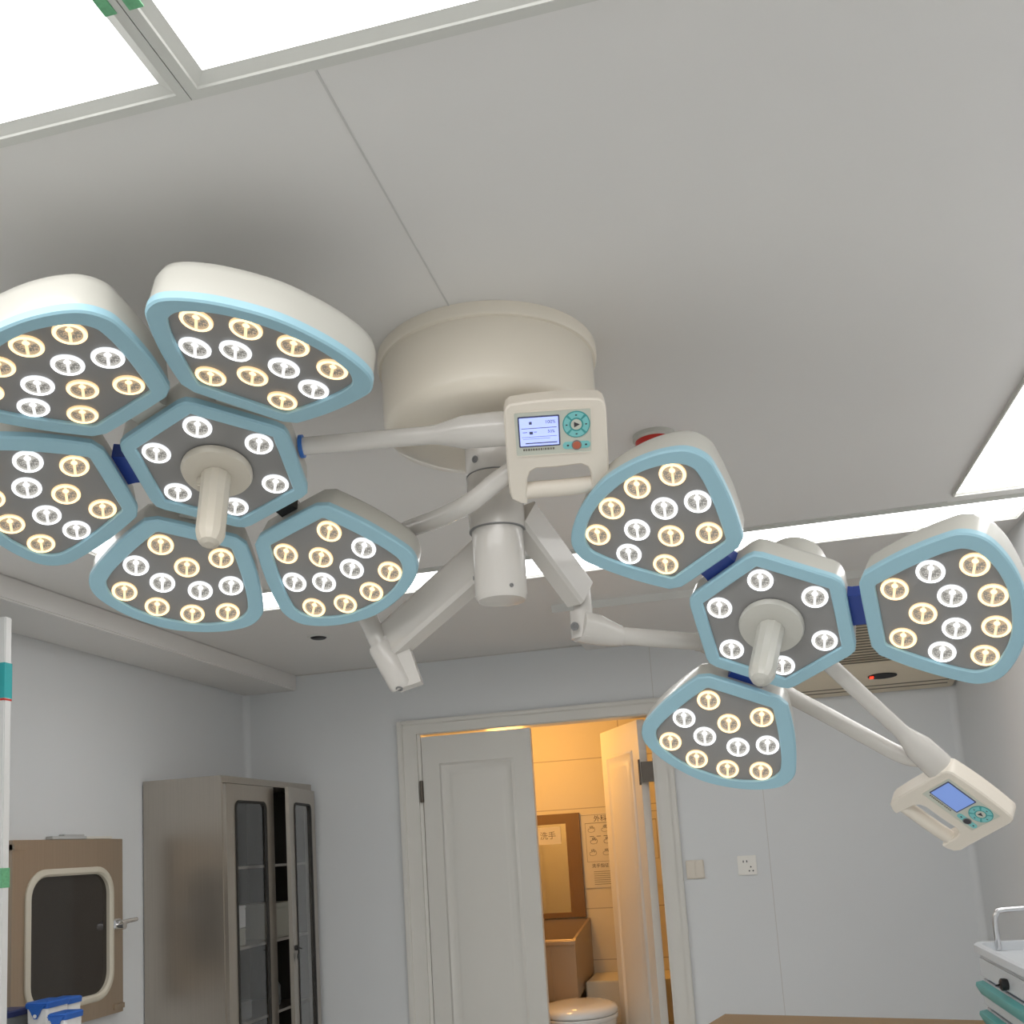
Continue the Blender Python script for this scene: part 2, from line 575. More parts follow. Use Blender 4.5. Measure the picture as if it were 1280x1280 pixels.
mo = Matrix((Vector((1, 0, 0)), u_, Vector((1, 0, 0)).cross(u_))).transposed().to_4x4()
mo.translation = Vector((.655, y, z))
bm = bmesh.new(); lathe(bm, [(.062, -.004), (.062, .004), (.056, .006)], n=32)
bmesh.ops.scale(bm, vec=(1, .33, 1), verts=bm.verts)
dsp = new_obj('display', bm, K['black'], t, mw=inv @ mo)
dsp['label'] = 'black oval display window'
bm = bmesh.new(); bx(bm, -.055, -.038, -.006, .008, -.008, .008); new_obj('indicator', bm, K['redled'], dsp)

# ------------------------------------------------------------------ double door, frame
FX0, FX1, FZ = -1.69, -.305, 2.155
dr = bpy.data.objects.new('door_1', None)
COL.objects.link(dr)
dr.location = (-.99, YB, 0)
struct(dr)
dinv = T(.99, -YB, 0)
def casing(name, poly):
    bm = bmesh.new()
    extrude_poly(bm, poly, YB - .022, YB, XZ)
    o = new_obj(name, bm, K['frame'], dr, smooth=False, mw=dinv)
    return o
bm = bmesh.new()
for a0, a1, b0, b1 in ((FX0, FX0 + .10, 0, FZ), (FX1 - .085, FX1, 0, FZ), (FX0 + .10, FX1 - .085, FZ - .07, FZ)):
    bx(bm, a0, a1, YB - .014, YB, b0, b1)
bx(bm, FX0, FX0 + .028, YB - .028, YB, 0, FZ, bev=.004)
bx(bm, FX1 - .026, FX1, YB - .028, YB, 0, FZ, bev=.004)
bx(bm, FX0 + .028, FX1 - .026, YB - .028, YB, FZ - .022, FZ, bev=.004)
# jamb lining through the wall
bx(bm, DX0 - .03, DX0, YB, YB + .11, 0, DZ + .03)
bx(bm, DX1, DX1 + .03, YB, YB + .11, 0, DZ + .03)
bx(bm, DX0, DX1, YB, YB + .11, DZ, DZ + .03)
new_obj('door_frame', bm, K['frame'], dr, smooth=False, mw=dinv)

def leaf(width, height, mw, flip):
    # leaf in local coords: x 0..width from the hinge, y 0..0.04 thickness (front y=0), z up
    bm = bmesh.new()
    bx(bm, 0, width, 0, .04, .01, height, bev=.002)
    lf = new_obj('door_leaf', bm, K['door'], dr, mw=dinv @ mw, smooth=False)
    for z0, z1 in ((.46, height - .14), (.12, .36)):
        for y, sgn in ((0, -1), (.04, 1)):
            bm = bmesh.new()
            def lp(e, d):
                return [Vector((a, y + sgn * d, b)) for a, b in ((.09 + e, z0 + e), (width - .09 - e, z0 + e), (width - .09 - e, z1 - e), (.09 + e, z1 - e))]
            loft(bm, [lp(0, -.001), lp(.008, .006), (lp(.014, .010)), lp(.022, .005), lp(.05, .005), lp(.062, .009), lp(.075, .010)], False, True)
            new_obj('raised_panel', bm, K['door'], lf, smooth=True, angle=50)
    return lf
l1 = leaf(.571, DZ - .012, T(DX0 + .003, YB - .002, 0), False)
a = math.radians(63)
hx, hy = -.437, YB + .08
mleft = T(hx, hy, 0) @ Matrix.Rotation(PI - a, 4, 'Z')
l2 = leaf(.56, DZ - .012, mleft, True)
# hinges
for z in (1.79, .35):
    bm = bmesh.new()
    bx(bm, -1.586, -1.566, YB - .012, YB - .003, z - .055, z + .055, bev=.002)
    tube(bm, [(-1.574, YB - .014, z - .055), (-1.574, YB - .014, z + .055)], .006, 12)
    new_obj('hinge', bm, K['bronze'], dr, mw=dinv)
    z2 = z + .015
    bm = bmesh.new()
    bx(bm, -.466, -.402, YB + .022, YB + .027, z2 - .05, z2 + .05, bev=.001)
    tube(bm, [(-.474, YB + .02, z2 - .062), (-.474, YB + .02, z2 + .062)], .005, 10)
    tube(bm, [(-.402, YB + .02, z2 - .062), (-.402, YB + .02, z2 + .062)], .006, 10)
    new_obj('hinge', bm, K['bronze'], dr, mw=dinv)

# ------------------------------------------------------------------ bathroom behind the door
BY = 6.0
struct(box('wall_bathroom_back', -2.4, .2, BY, BY + .08, 0, ZC, K['tile']))
struct(box('wall_bathroom_left', -2.08, -2.0, YB + .1, BY, 0, ZC, K['tile']))
struct(box('wall_bathroom_right', -.10, -.02, YB + .1, BY, 0, ZC, K['tile']))
struct(box('ceiling_bathroom', -2.08, .0, YB + .1, BY, ZC, ZC + .06, K['bathpaint']))
struct(box('trim_ledge', -.945, -.10, 5.62, BY, .22, .717, K['tile'], bev=.006))
struct(box('floor_bathroom', -2.0, -.10, YB + .12, BY, 0, .22, K['tile']))
t = empty('bathroom_lamp', T(-1.28, 5.30, ZC), 'small round lamp on the bathroom ceiling, hidden above the doorway', 'ceiling lamp')
bm = bmesh.new(); lathe(bm, [(.12, 0), (.12, -.03), (.11, -.035)]); new_obj('base', bm, K['white'], t)
bm = bmesh.new(); lathe(bm, [(.105, -.0355), (.10, -.06), (.06, -.075)]); new_obj('shade', bm, K['bathlamp'], t)
ld = bpy.data.lights.new('warm_bulb', 'POINT'); ld.energy = BATH_W; ld.color = (1, .49, .12); ld.shadow_soft_size = .1
lo = bpy.data.objects.new('warm_bulb', ld); COL.objects.link(lo); lo.parent = t; lo.location = (.05, -.05, -.42)

# scrub sink
t = empty('scrub_sink', T(-1.25, 5.7, .22), 'deep steel scrub sink with sloping sides under the bathroom mirror', 'sink')
ti = t.matrix_world.inverted()
SX0, SX1, SY = -1.66, -.953, 5.40
bm = bmesh.new()
YZ = lambda a, b, d: ti @ Vector((d, a, b))
side = [(SY, .968), (BY - .003, 1.037), (BY - .003, .72), (SY, .655)]
for xa, xb in ((SX0, SX0 + .015), (SX1 - .015, SX1)):
    extrude_poly(bm, side, xa, xb, YZ)
extrude_poly(bm, [(SY, .968), (SY + .018, .972), (SY + .018, .66), (SY, .655)], SX0 + .015, SX1 - .015, YZ)
extrude_poly(bm, [(BY - .018, 1.037), (BY - .003, 1.037), (BY - .003, .72), (BY - .018, .72)], SX0 + .015, SX1 - .015, YZ)
extrude_poly(bm, [(SY + .018, .74), (BY - .018, .77), (BY - .018, .72), (SY + .018, .66)], SX0 + .015, SX1 - .015, YZ)
new_obj('basin', bm, K['sink'], t, smooth=False)
bm = bmesh.new()
extrude_poly(bm, [(SY - .012, .964), (SY + .028, .972), (SY + .028, .955), (SY - .012, .945)], SX0 - .004, SX1 + .004, YZ)
new_obj('front_rim', bm, K['steeld'], t, smooth=False)
bm = bmesh.new()
bx(bm, SX0 + .02, SX1 - .06, SY + .22, BY - .05, .22, .655)
new_obj('pedestal', bm, K['sink'], t, smooth=False, mw=ti)
bm = bmesh.new()
bx(bm, -1.088, -1.084, SY - .004, SY + .002, .66, .94)
new_obj('front_panel', bm, K['sink'], t, smooth=False, mw=ti)
# mirror
t = empty('wall_mirror', T(-1.3, BY, 1.35), 'rectangular wall mirror in a wide brown frame above the steel sink', 'mirror')
ti = t.matrix_world.inverted()
bm = bmesh.new()
mx0, mx1, mz0, mz1 = -1.66, -.975, 1.045, 1.665
for a0, a1, b0, b1 in ((mx0, mx0 + .08, mz0, mz1), (mx1 - .085, mx1, mz0, mz1), (mx0 + .08, mx1 - .085, mz1 - .06, mz1), (mx0 + .08, mx1 - .085, mz0, mz0 + .03)):
    bx(bm, a0, a1, BY - .03, BY - .002, b0, b1)
new_obj('frame', bm, K['mframe'], t, smooth=False, mw=ti)
box('mirror_glass', mx0 + .08, mx1 - .085, BY - .014, BY - .006, mz0 + .03, mz1 - .06, K['mirror'], t, mw=ti)
t2 = empty('reflected_notice', T(-1.15, BY - .017, 1.53), 'small pale sheet on the bathroom mirror, standing in for a reflected paper', 'reflected_notice')  # mirror image of a paper on the wall, made as a sheet
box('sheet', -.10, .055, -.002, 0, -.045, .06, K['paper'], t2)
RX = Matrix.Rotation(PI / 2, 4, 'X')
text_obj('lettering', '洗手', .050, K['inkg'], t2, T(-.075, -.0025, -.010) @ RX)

# poster
t = empty('poster', T(-.73, BY, 1.43), 'white hand-washing poster with title and drawings right of the mirror', 'poster')
box('sheet', -.245, .245, -.006, -.002, -.22, .225, K['paper'], t)
def strip(bm, x0, x1, z0, z1):
    bx(bm, x0, x1, -.0072, -.006, z0, z1)
bm = bmesh.new()
strip(bm, -.215, .215, .165, .168); strip(bm, -.215, .215, -.065, -.0635)
strip(bm, -.215, -.2135, -.065, .168); strip(bm, .2135, .215, -.065, .168)
strip(bm, -.235, .235, .215, .217)
for i in range(7):
    strip(bm, -.18, .18 - random.random() * .03, -.125 - i * .0125, -.1225 - i * .0125)
new_obj('ruled_lines', bm, K['inkg'], t, smooth=False)
text_obj('title', '外科洗手步骤图', .040, K['ink'], t, T(-.16, -.0065, .178) @ RX)
text_obj('subtitle', '洗手指征  六个时刻', .026, K['ink'], t, T(-.19, -.0065, -.098) @ RX)
def hand_pic(bm, x, z, s):
    pts = [(0, 0), (.4, -.1), (.9, 0), (1.1, .35), (.95, .75), (.78, .45), (.75, 1.0), (.6, .5), (.52, 1.05), (.40, .5), (.28, .95), (.2, .45), (0, .5), (-.1, .25)]
    for k in range(len(pts)):
        a_, b_ = pts[k], pts[(k + 1) % len(pts)]
        tube(bm, [(x + a_[0] * s, -.0065, z + a_[1] * s), (x + b_[0] * s, -.0065, z + b_[1] * s)], .0013, 4)
for r_ in range(3):
    for c_ in range(5):
        bm = bmesh.new()
        hand_pic(bm, -.195 + c_ * .082 + (r_ % 2) * .01, .115 - r_ * .070, .036)
        new_obj('hand_drawing', bm, K['ink'] if r_ == 1 and c_ < 2 else K['inkg'], t, smooth=False)
bm = bmesh.new()
for k in range(9):
    strip(bm, -.19 + k * .042, -.165 + k * .042, .0855, .0885)
    strip(bm, -.10 + k * .03, -.082 + k * .03, .150, .1525)
new_obj('captions', bm, K['ink'], t, smooth=False)

# toilet
t = empty('toilet', T(-.911, 5.14, .22), 'white toilet with closed oval lid low in the bathroom doorway', 'toilet')
def oval(rx, ry, z, cy=0, n=40, k=0.0):
    return [Vector((rx * math.cos(2 * PI * i / n), cy + ry * math.sin(2 * PI * i / n) * (1 + k * math.sin(2 * PI * i / n)), z)) for i in range(n)]
bm = bmesh.new()
loft(bm, [oval(.11, .16, 0), oval(.12, .17, .02), oval(.12, .17, .12), oval(.155, .20, .25), oval(.19, .225, .36), oval(.19, .228, .385)])
new_obj('bowl', bm, K['ceramic'], t)
bm = bmesh.new()
loft(bm, [oval(.196, .235, .387), oval(.20, .24, .395), oval(.20, .24, .405), oval(.196, .235, .41)])
new_obj('seat', bm, K['ceramic'], t)
bm = bmesh.new()
loft(bm, [oval(.196, .235, .413), oval(.20, .24, .42), oval(.199, .239, .432), oval(.19, .228, .446), oval(.16, .19, .458), oval(.09, .11, .465)])
new_obj('lid', bm, K['ceramic'], t)

# ------------------------------------------------------------------ switch, socket
def plate(name, x0, x1, z0, z1, label, cat):
    t = empty(name, T((x0 + x1) / 2, YB, (z0 + z1) / 2), label, cat)
    w, h = (x1 - x0) / 2, (z1 - z0) / 2
    box('plate', -w, w, -.009, 0, -h, h, K['ctrl'] if cat == 'light switch' else K['plate'], t, bev=.002)
    return t, w, h
t, w, h = plate('light_switch', -.289, -.206, 1.284, 1.371, 'cream double rocker light switch beside the door frame', 'light switch')
for s in (-1, 1):
    bm = bmesh.new(); x0, x1 = (-w + .003, -.0018) if s < 0 else (.0018, w - .003)
    bx(bm, x0, x1, -.013, -.009, -h + .004, h - .004, bev=.0015)
    new_obj('rocker', bm, K['ctrl'], t)
t, w, h = plate('wall_socket', -.051, .035, 1.289, 1.378, 'white five-hole power socket on the wall right of the switch', 'socket')
bm = bmesh.new()
for x, z in ((-.016, .018), (.0, .018)):
    bx(bm, x - .0022, x + .0022, -.0098, -.0088, z - .005, z + .005)
for x, z, an in ((.016, -.008, 0), (.008, -.026, .5), (.025, -.026, -.5)):
    lathe(bm, [(.0036, 0), (.0036, .001)], n=8, mw=T(x, -.0088, z) @ RX)
new_obj('pin_holes', bm, K['ink'], t, smooth=False)

# ------------------------------------------------------------------ pass-through window on left wall
t = empty('pass_through_box', T(XL, 3.35, 1.27), 'bronze-toned steel pass-through hatch with rounded dark window on left wall', 'pass-through hatch')
ti = t.matrix_world.inverted()
LW = lambda a, b, d: ti @ Vector((XL + d, a, b))
bm = bmesh.new()
ring_o = rrect(3.028, 3.664, .93, 1.62, .004, 6)
ring_i = rrect(3.112, 3.578, 1.015, 1.492, .085, 6)
def L2(poly, d): return [LW(*p, d) for p in poly]
loft(bm, [L2(ring_o, .0), L2(ring_o, .035), L2(ring_i, .035), L2(ring_i, .012)], False, False)
new_obj('frame', bm, K['steeld'], t, angle=30)
bm = bmesh.new()
g_o = rrect(3.092, 3.598, .995, 1.512, .105, 8); g_i = rrect(3.120, 3.570, 1.023, 1.484, .080, 8)
g_m = rrect(3.100, 3.590, 1.003, 1.504, .097, 8); g_n = rrect(3.112, 3.578, 1.015, 1.492, .088, 8)
loft(bm, [L2(g_o, .035), L2(g_o, .041), L2(g_m, .047), L2(g_n, .047), L2(g_i, .040), L2(g_i, .02)], False, False)
new_obj('gasket', bm, K['gasket'], t)
bm = bmesh.new(); extrude_poly(bm, rrect(3.12, 3.57, 1.023, 1.484, .08, 8), .018, .026, LW)
new_obj('window_pane', bm, K['dglass'], t)
bm = bmesh.new()
bx(bm, 3.028, 3.09, -.0, .043, 1.585, 1.605); bx(bm, 3.60, 3.664, 0, .043, .945, .965)
for v in bm.verts:
    v.co = LW(v.co.x, v.co.z, v.co.y)
new_obj('hinge', bm, K['steeld'], t)
bm = bmesh.new()
def LP(y, z, d): return LW(y, z, d)
for a_, b_ in (((3.59, 1.262, .04), (3.59, 1.305, .04)),):
    bx(bm, 3.585, 3.635, .035, .055, 1.258, 1.300, bev=.006)
tube(bm, [(3.60, .07, 1.282), (3.64, .075, 1.287), (3.70, .075, 1.29)], [.011, .010, .008], 12)
tube(bm, [(3.605, .05, 1.27), (3.605, .085, 1.27)], .014, 14)
for v in bm.verts:
    v.co = LW(v.co.x, v.co.z, v.co.y)
new_obj('latch', bm, K['chrome'], t)
for nm, ya, yb, za, m_, lab in (('folded_sheet', 3.24, 3.44, .012, 'paperg', 'folded grey paper lying on top of the pass-through hatch'), ('paper_strip', 3.43, 3.60, .010, 'paper', 'white paper strip lying on the hatch, beside the grey paper')):
    bm = bmesh.new()
    bx(bm, XL + .002, XL + .033, ya, yb, 1.621, 1.621 + za, bev=.002)
    if nm == 'folded_sheet':
        bx(bm, XL + .003, XL + .030, ya + .07, yb - .01, 1.621 + za, 1.621 + za + .007, bev=.002)
    tag(new_obj(nm, bm, K[m_]), lab, 'paper')

# ------------------------------------------------------------------ steel cabinet in the corner
CX0, CX1, CY0, CY1, CZ = -2.540, -2.165, 3.855, 4.762, 1.868
t = empty('steel_cabinet', T((CX0 + CX1) / 2, (CY0 + CY1) / 2, 0), 'tall brushed steel cabinet with glazed doors in the far left corner', 'cabinet')
ti = t.matrix_world.inverted()
bm = bmesh.new()
bx(bm, CX0, CX1, CY0, CY0 + .012, .06, CZ)
bx(bm, CX0, CX1, CY1 - .012, CY1, .06, CZ)
bx(bm, CX0, CX0 + .01, CY0 + .012, CY1 - .012, .06, CZ)
bx(bm, CX0 + .01, CX1, CY0 + .012, CY1 - .012, CZ - .03, CZ)
bx(bm, CX0 + .01, CX1, CY0 + .012, CY1 - .012, .06, .10)
new_obj('carcass', bm, K['steel'], t, smooth=False, mw=ti)
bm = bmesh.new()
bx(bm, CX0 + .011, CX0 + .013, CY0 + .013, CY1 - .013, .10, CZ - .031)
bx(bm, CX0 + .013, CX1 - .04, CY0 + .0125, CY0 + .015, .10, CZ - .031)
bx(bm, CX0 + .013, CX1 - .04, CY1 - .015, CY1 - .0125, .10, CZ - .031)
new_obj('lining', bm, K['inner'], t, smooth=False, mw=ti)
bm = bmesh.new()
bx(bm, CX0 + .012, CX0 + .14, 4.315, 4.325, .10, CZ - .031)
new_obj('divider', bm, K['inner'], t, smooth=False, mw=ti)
for z in (1.475, 1.125, .80, .45):
    box('shelf', CX0 + .014, CX1 - .035, CY0 + .016, CY1 - .016, z - .012, z, K['steel'], t, mw=ti)
for x in (CX0 + .03, CX1 - .03):
    for y in (CY0 + .03, CY1 - .03):
        box('leg', x - .018, x + .018, y - .018, y + .018, 0, .06, K['steel'], t, mw=ti)
def cab_door(width, mw, lock):
    # local: y 0..width, x 0..0.018 thickness (front face +x), z
    z0, z1 = .105, CZ - .035
    bm = bmesh.new()
    wo = [(y, z) for y, z in rrect(0, width, z0, z1, .002, 6)]
    c = .045
    def octo(e):
        a0, a1, b0, b1 = .075 - e, width - .075 + e, .50 - e, z1 - .070 + e
        return a0, a1, b0, b1
    def win(e):
        a0, a1, b0, b1 = octo(e)
        return rrect(a0, a1, b0, b1, .035 + e, 6)
    f = lambda a, b, d: Vector((d, a, b))
    A = lambda poly, d: [f(*p, d) for p in poly]
    loft(bm, [A(wo, 0), A(wo, .018), A(win(0), .018), A(win(0), 0), A(wo, 0)], False, False)
    d = new_obj('door', bm, K['steel'], t, mw=ti @ mw, angle=30)
    bm = bmesh.new()
    loft(bm, [A(win(0), .018), A(win(0), .022), A(win(-.010), .022), A(win(-.012), .012)], False, False)
    new_obj('gasket', bm, K['rubber'], d)
    bm = bmesh.new(); extrude_poly(bm, win(-.006), .009, .012, f)
    new_obj('pane', bm, K['glass'], d, smooth=False)
    if lock:
        bm = bmesh.new()
        lathe(bm, [(.012, 0), (.012, .012), (.008, .014)], n=20, mw=T(.018, .035, 1.085) @ Matrix.Rotation(PI / 2, 4, 'Y'))
        tube(bm, [(.032, .035, 1.085), (.05, .03, 1.08)], .003, 8)
        new_obj('lock', bm, K['black'], d)
        bm = bmesh.new()
        lathe(bm, [(.013, 0), (.013, .006)], n=16, mw=T(.026, .045, 1.045) @ Matrix.Rotation(PI / 2, 4, 'Y'))
        bx(bm, .027, .029, .042, .048, 1.0, 1.04)
        new_obj('hanging_key', bm, K['black'], d)
    return d
wd_ = .44
cab_door(wd_, T(CX1 - .0, CY0 + .006, 0), False)
th = math.radians(8.5)
# far door hinged at the far edge, slightly open: local y runs from free edge (0) to hinge (width)
cab_door(.432, T(CX1, CY1 - .004, 0) @ Matrix.Rotation(th, 4, 'Z') @ T(0, -.432, 0), True)

def carton(name, x0, x1, y0, y1, z0, z1, m_, label, cat='box', lidm=None):
    e = empty(name, T((x0 + x1) / 2, (y0 + y1) / 2, z0), label, cat)
    w, d_, h_ = (x1 - x0) / 2, (y1 - y0) / 2, z1 - z0
    box('body', -w, w, -d_, d_, 0, h_ * .86, K[m_], e, bev=.003)
    box('lid', -w - .002, w + .002, -d_ - .002, d_ + .002, h_ * .861, h_, K[lidm or m_], e, bev=.003)
    return e
carton('storage_box', -2.45, -2.23, 3.92, 4.16, 1.126, 1.20, 'box', 'pale flat box on the cabinet shelf behind the left pane')
carton('storage_box', -2.45, -2.25, 3.93, 4.20, 1.215 + .02 - .034, 1.30, 'white', 'white box stacked on the pale flat box inside the cabinet')
carton('storage_box', -2.46, -2.215, 4.42, 4.66, 1.126, 1.29, 'box', 'pale carton seen through the gap of the open cabinet door')
carton('instrument_case', -2.44, -2.24, 3.95, 4.22, .801, .88, 'grey', 'grey instrument case on lower cabinet shelf', 'case')
tag(box('label_card', -2.229, -2.227, 3.95, 4.02, 1.135, 1.175, K['yellow'], bev=.0005), 'small yellow card on the front of the pale box', 'card')
t3 = empty('plastic_tube', T(-2.26, 3.97, .881), 'white plastic tube standing in the lower left of cabinet', 'tube')
tubeo('shaft', [(0, 0, 0), (0, 0, .22)], .011, K['white'], t3); tubeo('end_cap', [(0, 0, .22), (0, 0, .235)], .013, K['white'], t3)
t3 = empty('bottle', T(-2.30, 4.56, .801), 'dark small bottle with white print on the lower cabinet shelf', 'bottle')
bm = bmesh.new(); lathe(bm, [(.03, 0), (.033, .01), (.033, .09), (.014, .12), (.014, .14)], n=24); new_obj('body', bm, K['clear'], t3)
bm = bmesh.new(); lathe(bm, [(.0165, .1405), (.0165, .16)], n=24); new_obj('cap', bm, K['white'], t3)

# ------------------------------------------------------------------ board at the extreme left
t = empty('display_board', T(-2.30, 2.6, 0), 'edge of tall white board with teal band at the far left', 'board')
for nm, z0, z1, m_ in (('board', 0, 2.30, 'white'),):
    b = box(nm, -.26, .108, 0, .03, z0, z1, K[m_], t, bev=.003)
b = box('header_band', -.255, .109, -.002, .0315, 2.042, 2.153, K['tealband'], t); b['label'] = 'teal printed band'
b = box('red_rule', -.255, .1085, -.0015, .031, 2.034, 2.040, K['red'], t); b['label'] = 'thin red line'
b = box('green_mark', -.10, .109, -.002, .0315, 1.461, 1.520, K['green'], t); b['label'] = 'green printed mark'

# ------------------------------------------------------------------ side trolley with blue lidded containers (bottom left)
t = empty('instrument_cart', T(-2.20, 2.72, 0), 'low steel cart under the blue-lidded containers, below the frame edge', 'cart')
box('top_tray', -.30, .30, -.075, .28, .80, .82, K['steel'], t, bev=.004)
box('lower_shelf', -.28, .28, -.06, .26, .25, .265, K['steel'], t, bev=.003)
for x in (-.27, .27):
    for y in (-.05, .25):
        tubeo('leg', [(x, y, .0), (x, y, .80)], .012, K['chrome'], t, 12)
def bin_(x, y, w, d_, ztop, label, bodym, lidm, tongue, rz=0):
    e = empty('waste_container', T(x, y, .821) @ Matrix.Rotation(rz, 4, 'Z'), label, 'container', 'lidded containers on the cart')
    h_ = ztop - .821
    bm = bmesh.new()
    def rr(w_, d2, z): return [Vector((a_, b_, z)) for a_, b_ in rrect(-w_, w_, -d2, d2, .008, 4)]
    loft(bm, [rr(w * .88, d_ * .88, 0), rr(w, d_, h_ - .02)])
    new_obj('body', bm, K[bodym], e)
    bm = bmesh.new()
    loft(bm, [rr(w + .003, d_ + .003, h_ - .0195), rr(w + .004, d_ + .004, h_ - .004), rr(w, d_, h_)])
    if tongue:
        # drooping tongue at the front of the lid
        extrude_poly(bm, [(-w, h_ - .008), (w, h_ - .008), (w * .55, h_ - .022), (w * .12, h_ - .05), (-w * .12, h_ - .05), (-w * .55, h_ - .022)], -d_ - .008, -d_ - .003, lambda a_, b_, d3: Vector((a_, d3, b_)))
    new_obj('lid', bm, K[lidm], e)
    if tongue:
        bm = bmesh.new(); lathe(bm, [(.006, 0), (.006, .002)], n=12, mw=T(0, -d_ - .0075, h_ - .041) @ RX)
        new_obj('latch_button', bm, K['white'], e)
    return e
bin_(-2.203, 2.82, .038, .05, 1.100, 'white container with blue flap lid and round latch on the cart', 'white', 'bluel', True)
bin_(-2.222, 2.93, .034, .035, 1.092, 'white container with blue lid standing behind the others, under the hatch', 'white', 'bluel', False)
bin_(-2.092, 2.76, .030, .04, 1.072, 'white container with blue pointed lid, rightmost on the cart', 'white', 'bluel', True)
bin_(-2.315, 2.78, .040, .05, 1.080, 'smoky translucent container with navy lid at the left edge', 'clear', 'lidd', False)

# ------------------------------------------------------------------ drawer trolley on the right
t = empty('drawer_trolley', T(.80, 2.98, 0) , 'white drawer trolley with teal handles beside the right wall', 'trolley')
tx0, tx1, ty0, ty1 = -.165, .155, -.44, .25
bm = bmesh.new()
def rr2(e, z, r=.03): return [Vector((a_, b_, z)) for a_, b_ in rrect(tx0 - .012 + e, tx1 + e * -1, ty0 + e, ty1 + .015 - e, r, 6)]
loft(bm, [rr2(.010, 1.090), rr2(0, 1.097), rr2(0, 1.118), rr2(.006, 1.124), rr2(.018, 1.122), rr2(.024, 1.098)])
new_obj('top_tray', bm, K['wtray'], t)
box('cabinet_body', tx0 + .015, tx1 - .01, ty0 + .02, ty1 - .01, .15, 1.089, K['bluel'], t, bev=.006)
z = 1.086
for i, hh in enumerate((.066, .082, .082, .14, .14, .2)):
    dw = bmesh.new()
    bx(dw, tx0 - .002, tx0 + .014, ty0 + .025, ty1 - .005, z - hh + .006, z, bev=.005)
    d = new_obj('drawer', dw, K['wtray'], t)
    bm = bmesh.new()
    prof_h = [(tx0 - .003, z - hh + .012 + .0), (tx0 - .020, z - hh + .022), (tx0 - .022, z - hh + .030), (tx0 - .003, z - hh + .032)]
    if i > 0:
        prof_h = [(tx0 - .0025, z - .002), (tx0 - .022, z - .006), (tx0 - .024, z - .016), (tx0 - .012, z - .040), (tx0 - .0025, z - .046)]
        extrude_poly(bm, prof_h, ty0 + .05, ty1 - .03, lambda a_, b_, d3: Vector((a_, d3, b_)))
        new_obj('handle', bm, K['teald'], d)
    else:
        lathe(bm, [(.014, 0), (.016, .006), (.016, .016), (.010, .02)], n=20, mw=T(tx0 - .003, -.08, z - .036) @ Matrix.Rotation(-PI / 2, 4, 'Y'))
        tube(bm, [(tx0 - .02, -.08, z - .036), (tx0 - .035, -.095, z - .036)], .0025, 8)
        new_obj('lock_knob', bm, K['black'], d)
    z -= hh
tubeo('push_handle', smooth_path([(tx0 + .055, ty1 - .012, 1.10), (tx0 + .055, ty1 - .012, 1.175), (tx0 + .062, ty1 - .012, 1.205), (tx0 + .085, ty1 - .012, 1.215), (tx1 - .08, ty1 - .012, 1.215), (tx1 - .045, ty1 - .012, 1.19), (tx1 - .04, ty1 - .012, 1.10)], 6), .0085, K['chrome'], t, 14)
for x in (tx0 + .05, tx1 - .05):
    for y in (ty0 + .06, ty1 - .05):
        bm = bmesh.new()
        tube(bm, [(x, y, .08), (x, y, .15)], .012, 12)
        lathe(bm, [(.038, -.014), (.04, -.01), (.04, .01), (.038, .014)], n=20, mw=T(x, y, .04) @ Matrix.Rotation(PI / 2, 4, 'Y'))
        new_obj('caster', bm, K['grey'], t)

# ------------------------------------------------------------------ brown table bottom right
am = math.radians(-15.6)
t = empty('brown_table', T(-.147, 4.03, 0) @ Matrix.Rotation(am, 4, 'Z'), 'brown topped table, only its far edge showing at the bottom right', 'table')
box('table_top', 0, 1.10, -.42, 0, .765, .80, K['wood'], t, bev=.006)
for x in (.06, 1.02):
    for y in (-.38, -.04):
        box('leg', x - .02, x + .02, y - .02, y + .02, 0, .765, K['steel'], t)

# ------------------------------------------------------------------ surgical lamp: canopy, column, spring arms
def emp_at(p): return T(*p)
CXc, CYc = -.417, 1.818
mount = empty('ceiling_mount', T(CXc, CYc, ZC), 'round cream ceiling canopy with white column and two folding arms', 'lamp mount')
mi_ = mount.matrix_world.inverted()
bm = bmesh.new()
lathe(bm, [(.219, 0), (.219, -.020), (.216, -.024), (.211, -.025), (.211, -.138), (.207, -.152), (.195, -.164), (.15, -.176), (.07, -.187)], n=72)
new_obj('canopy', bm, K['canopy'], mount)
ZB = 1.957 - ZC
colm = bmesh.new()
lathe(colm, [(.055, -.187), (.055, -.245), (.0535, -.247), (.0535, -.249), (.055, -.251), (.055, -.357), (.0505, -.359), (.0505, ZB + .012), (.046, ZB + .002), (.030, ZB)], n=40)
column = new_obj('column', colm, K['armc'], mount)
for zz in (-.248, -.358):
    bm = bmesh.new(); lathe(bm, [(.0553, zz - .001), (.0553, zz + .001)], n=40)
    new_obj('joint_line', bm, K['grey'], column)
def screw(p, d, r, parent, inv_):
    d = Vector(d).normalized()
    q = d.to_track_quat('Z', 'Y').to_matrix().to_4x4()
    bm = bmesh.new()
    lathe(bm, [(r, 0), (r, .002), (r * .55, .0021), (r * .5, .0008)], n=16)
    mw = Matrix.Translation(Vector(p)) @ q
    return new_obj('screw', bm, K['grey'], parent, mw=inv_ @ mw)
dv = Vector((.03 - .06, -1, 0)).normalized()
screw((CXc - .024, CYc - .0495, ZC - .225), (-.45, -.9, 0), .007, column, mi_)
screw((CXc + .030, CYc - .041, ZC + ZB + .02), (.6, -.8, 0), .004, column, mi_)
screw((CXc - .049, CYc - .014, ZC + ZB + .05), (-.95, -.3, 0), .004, column, mi_)

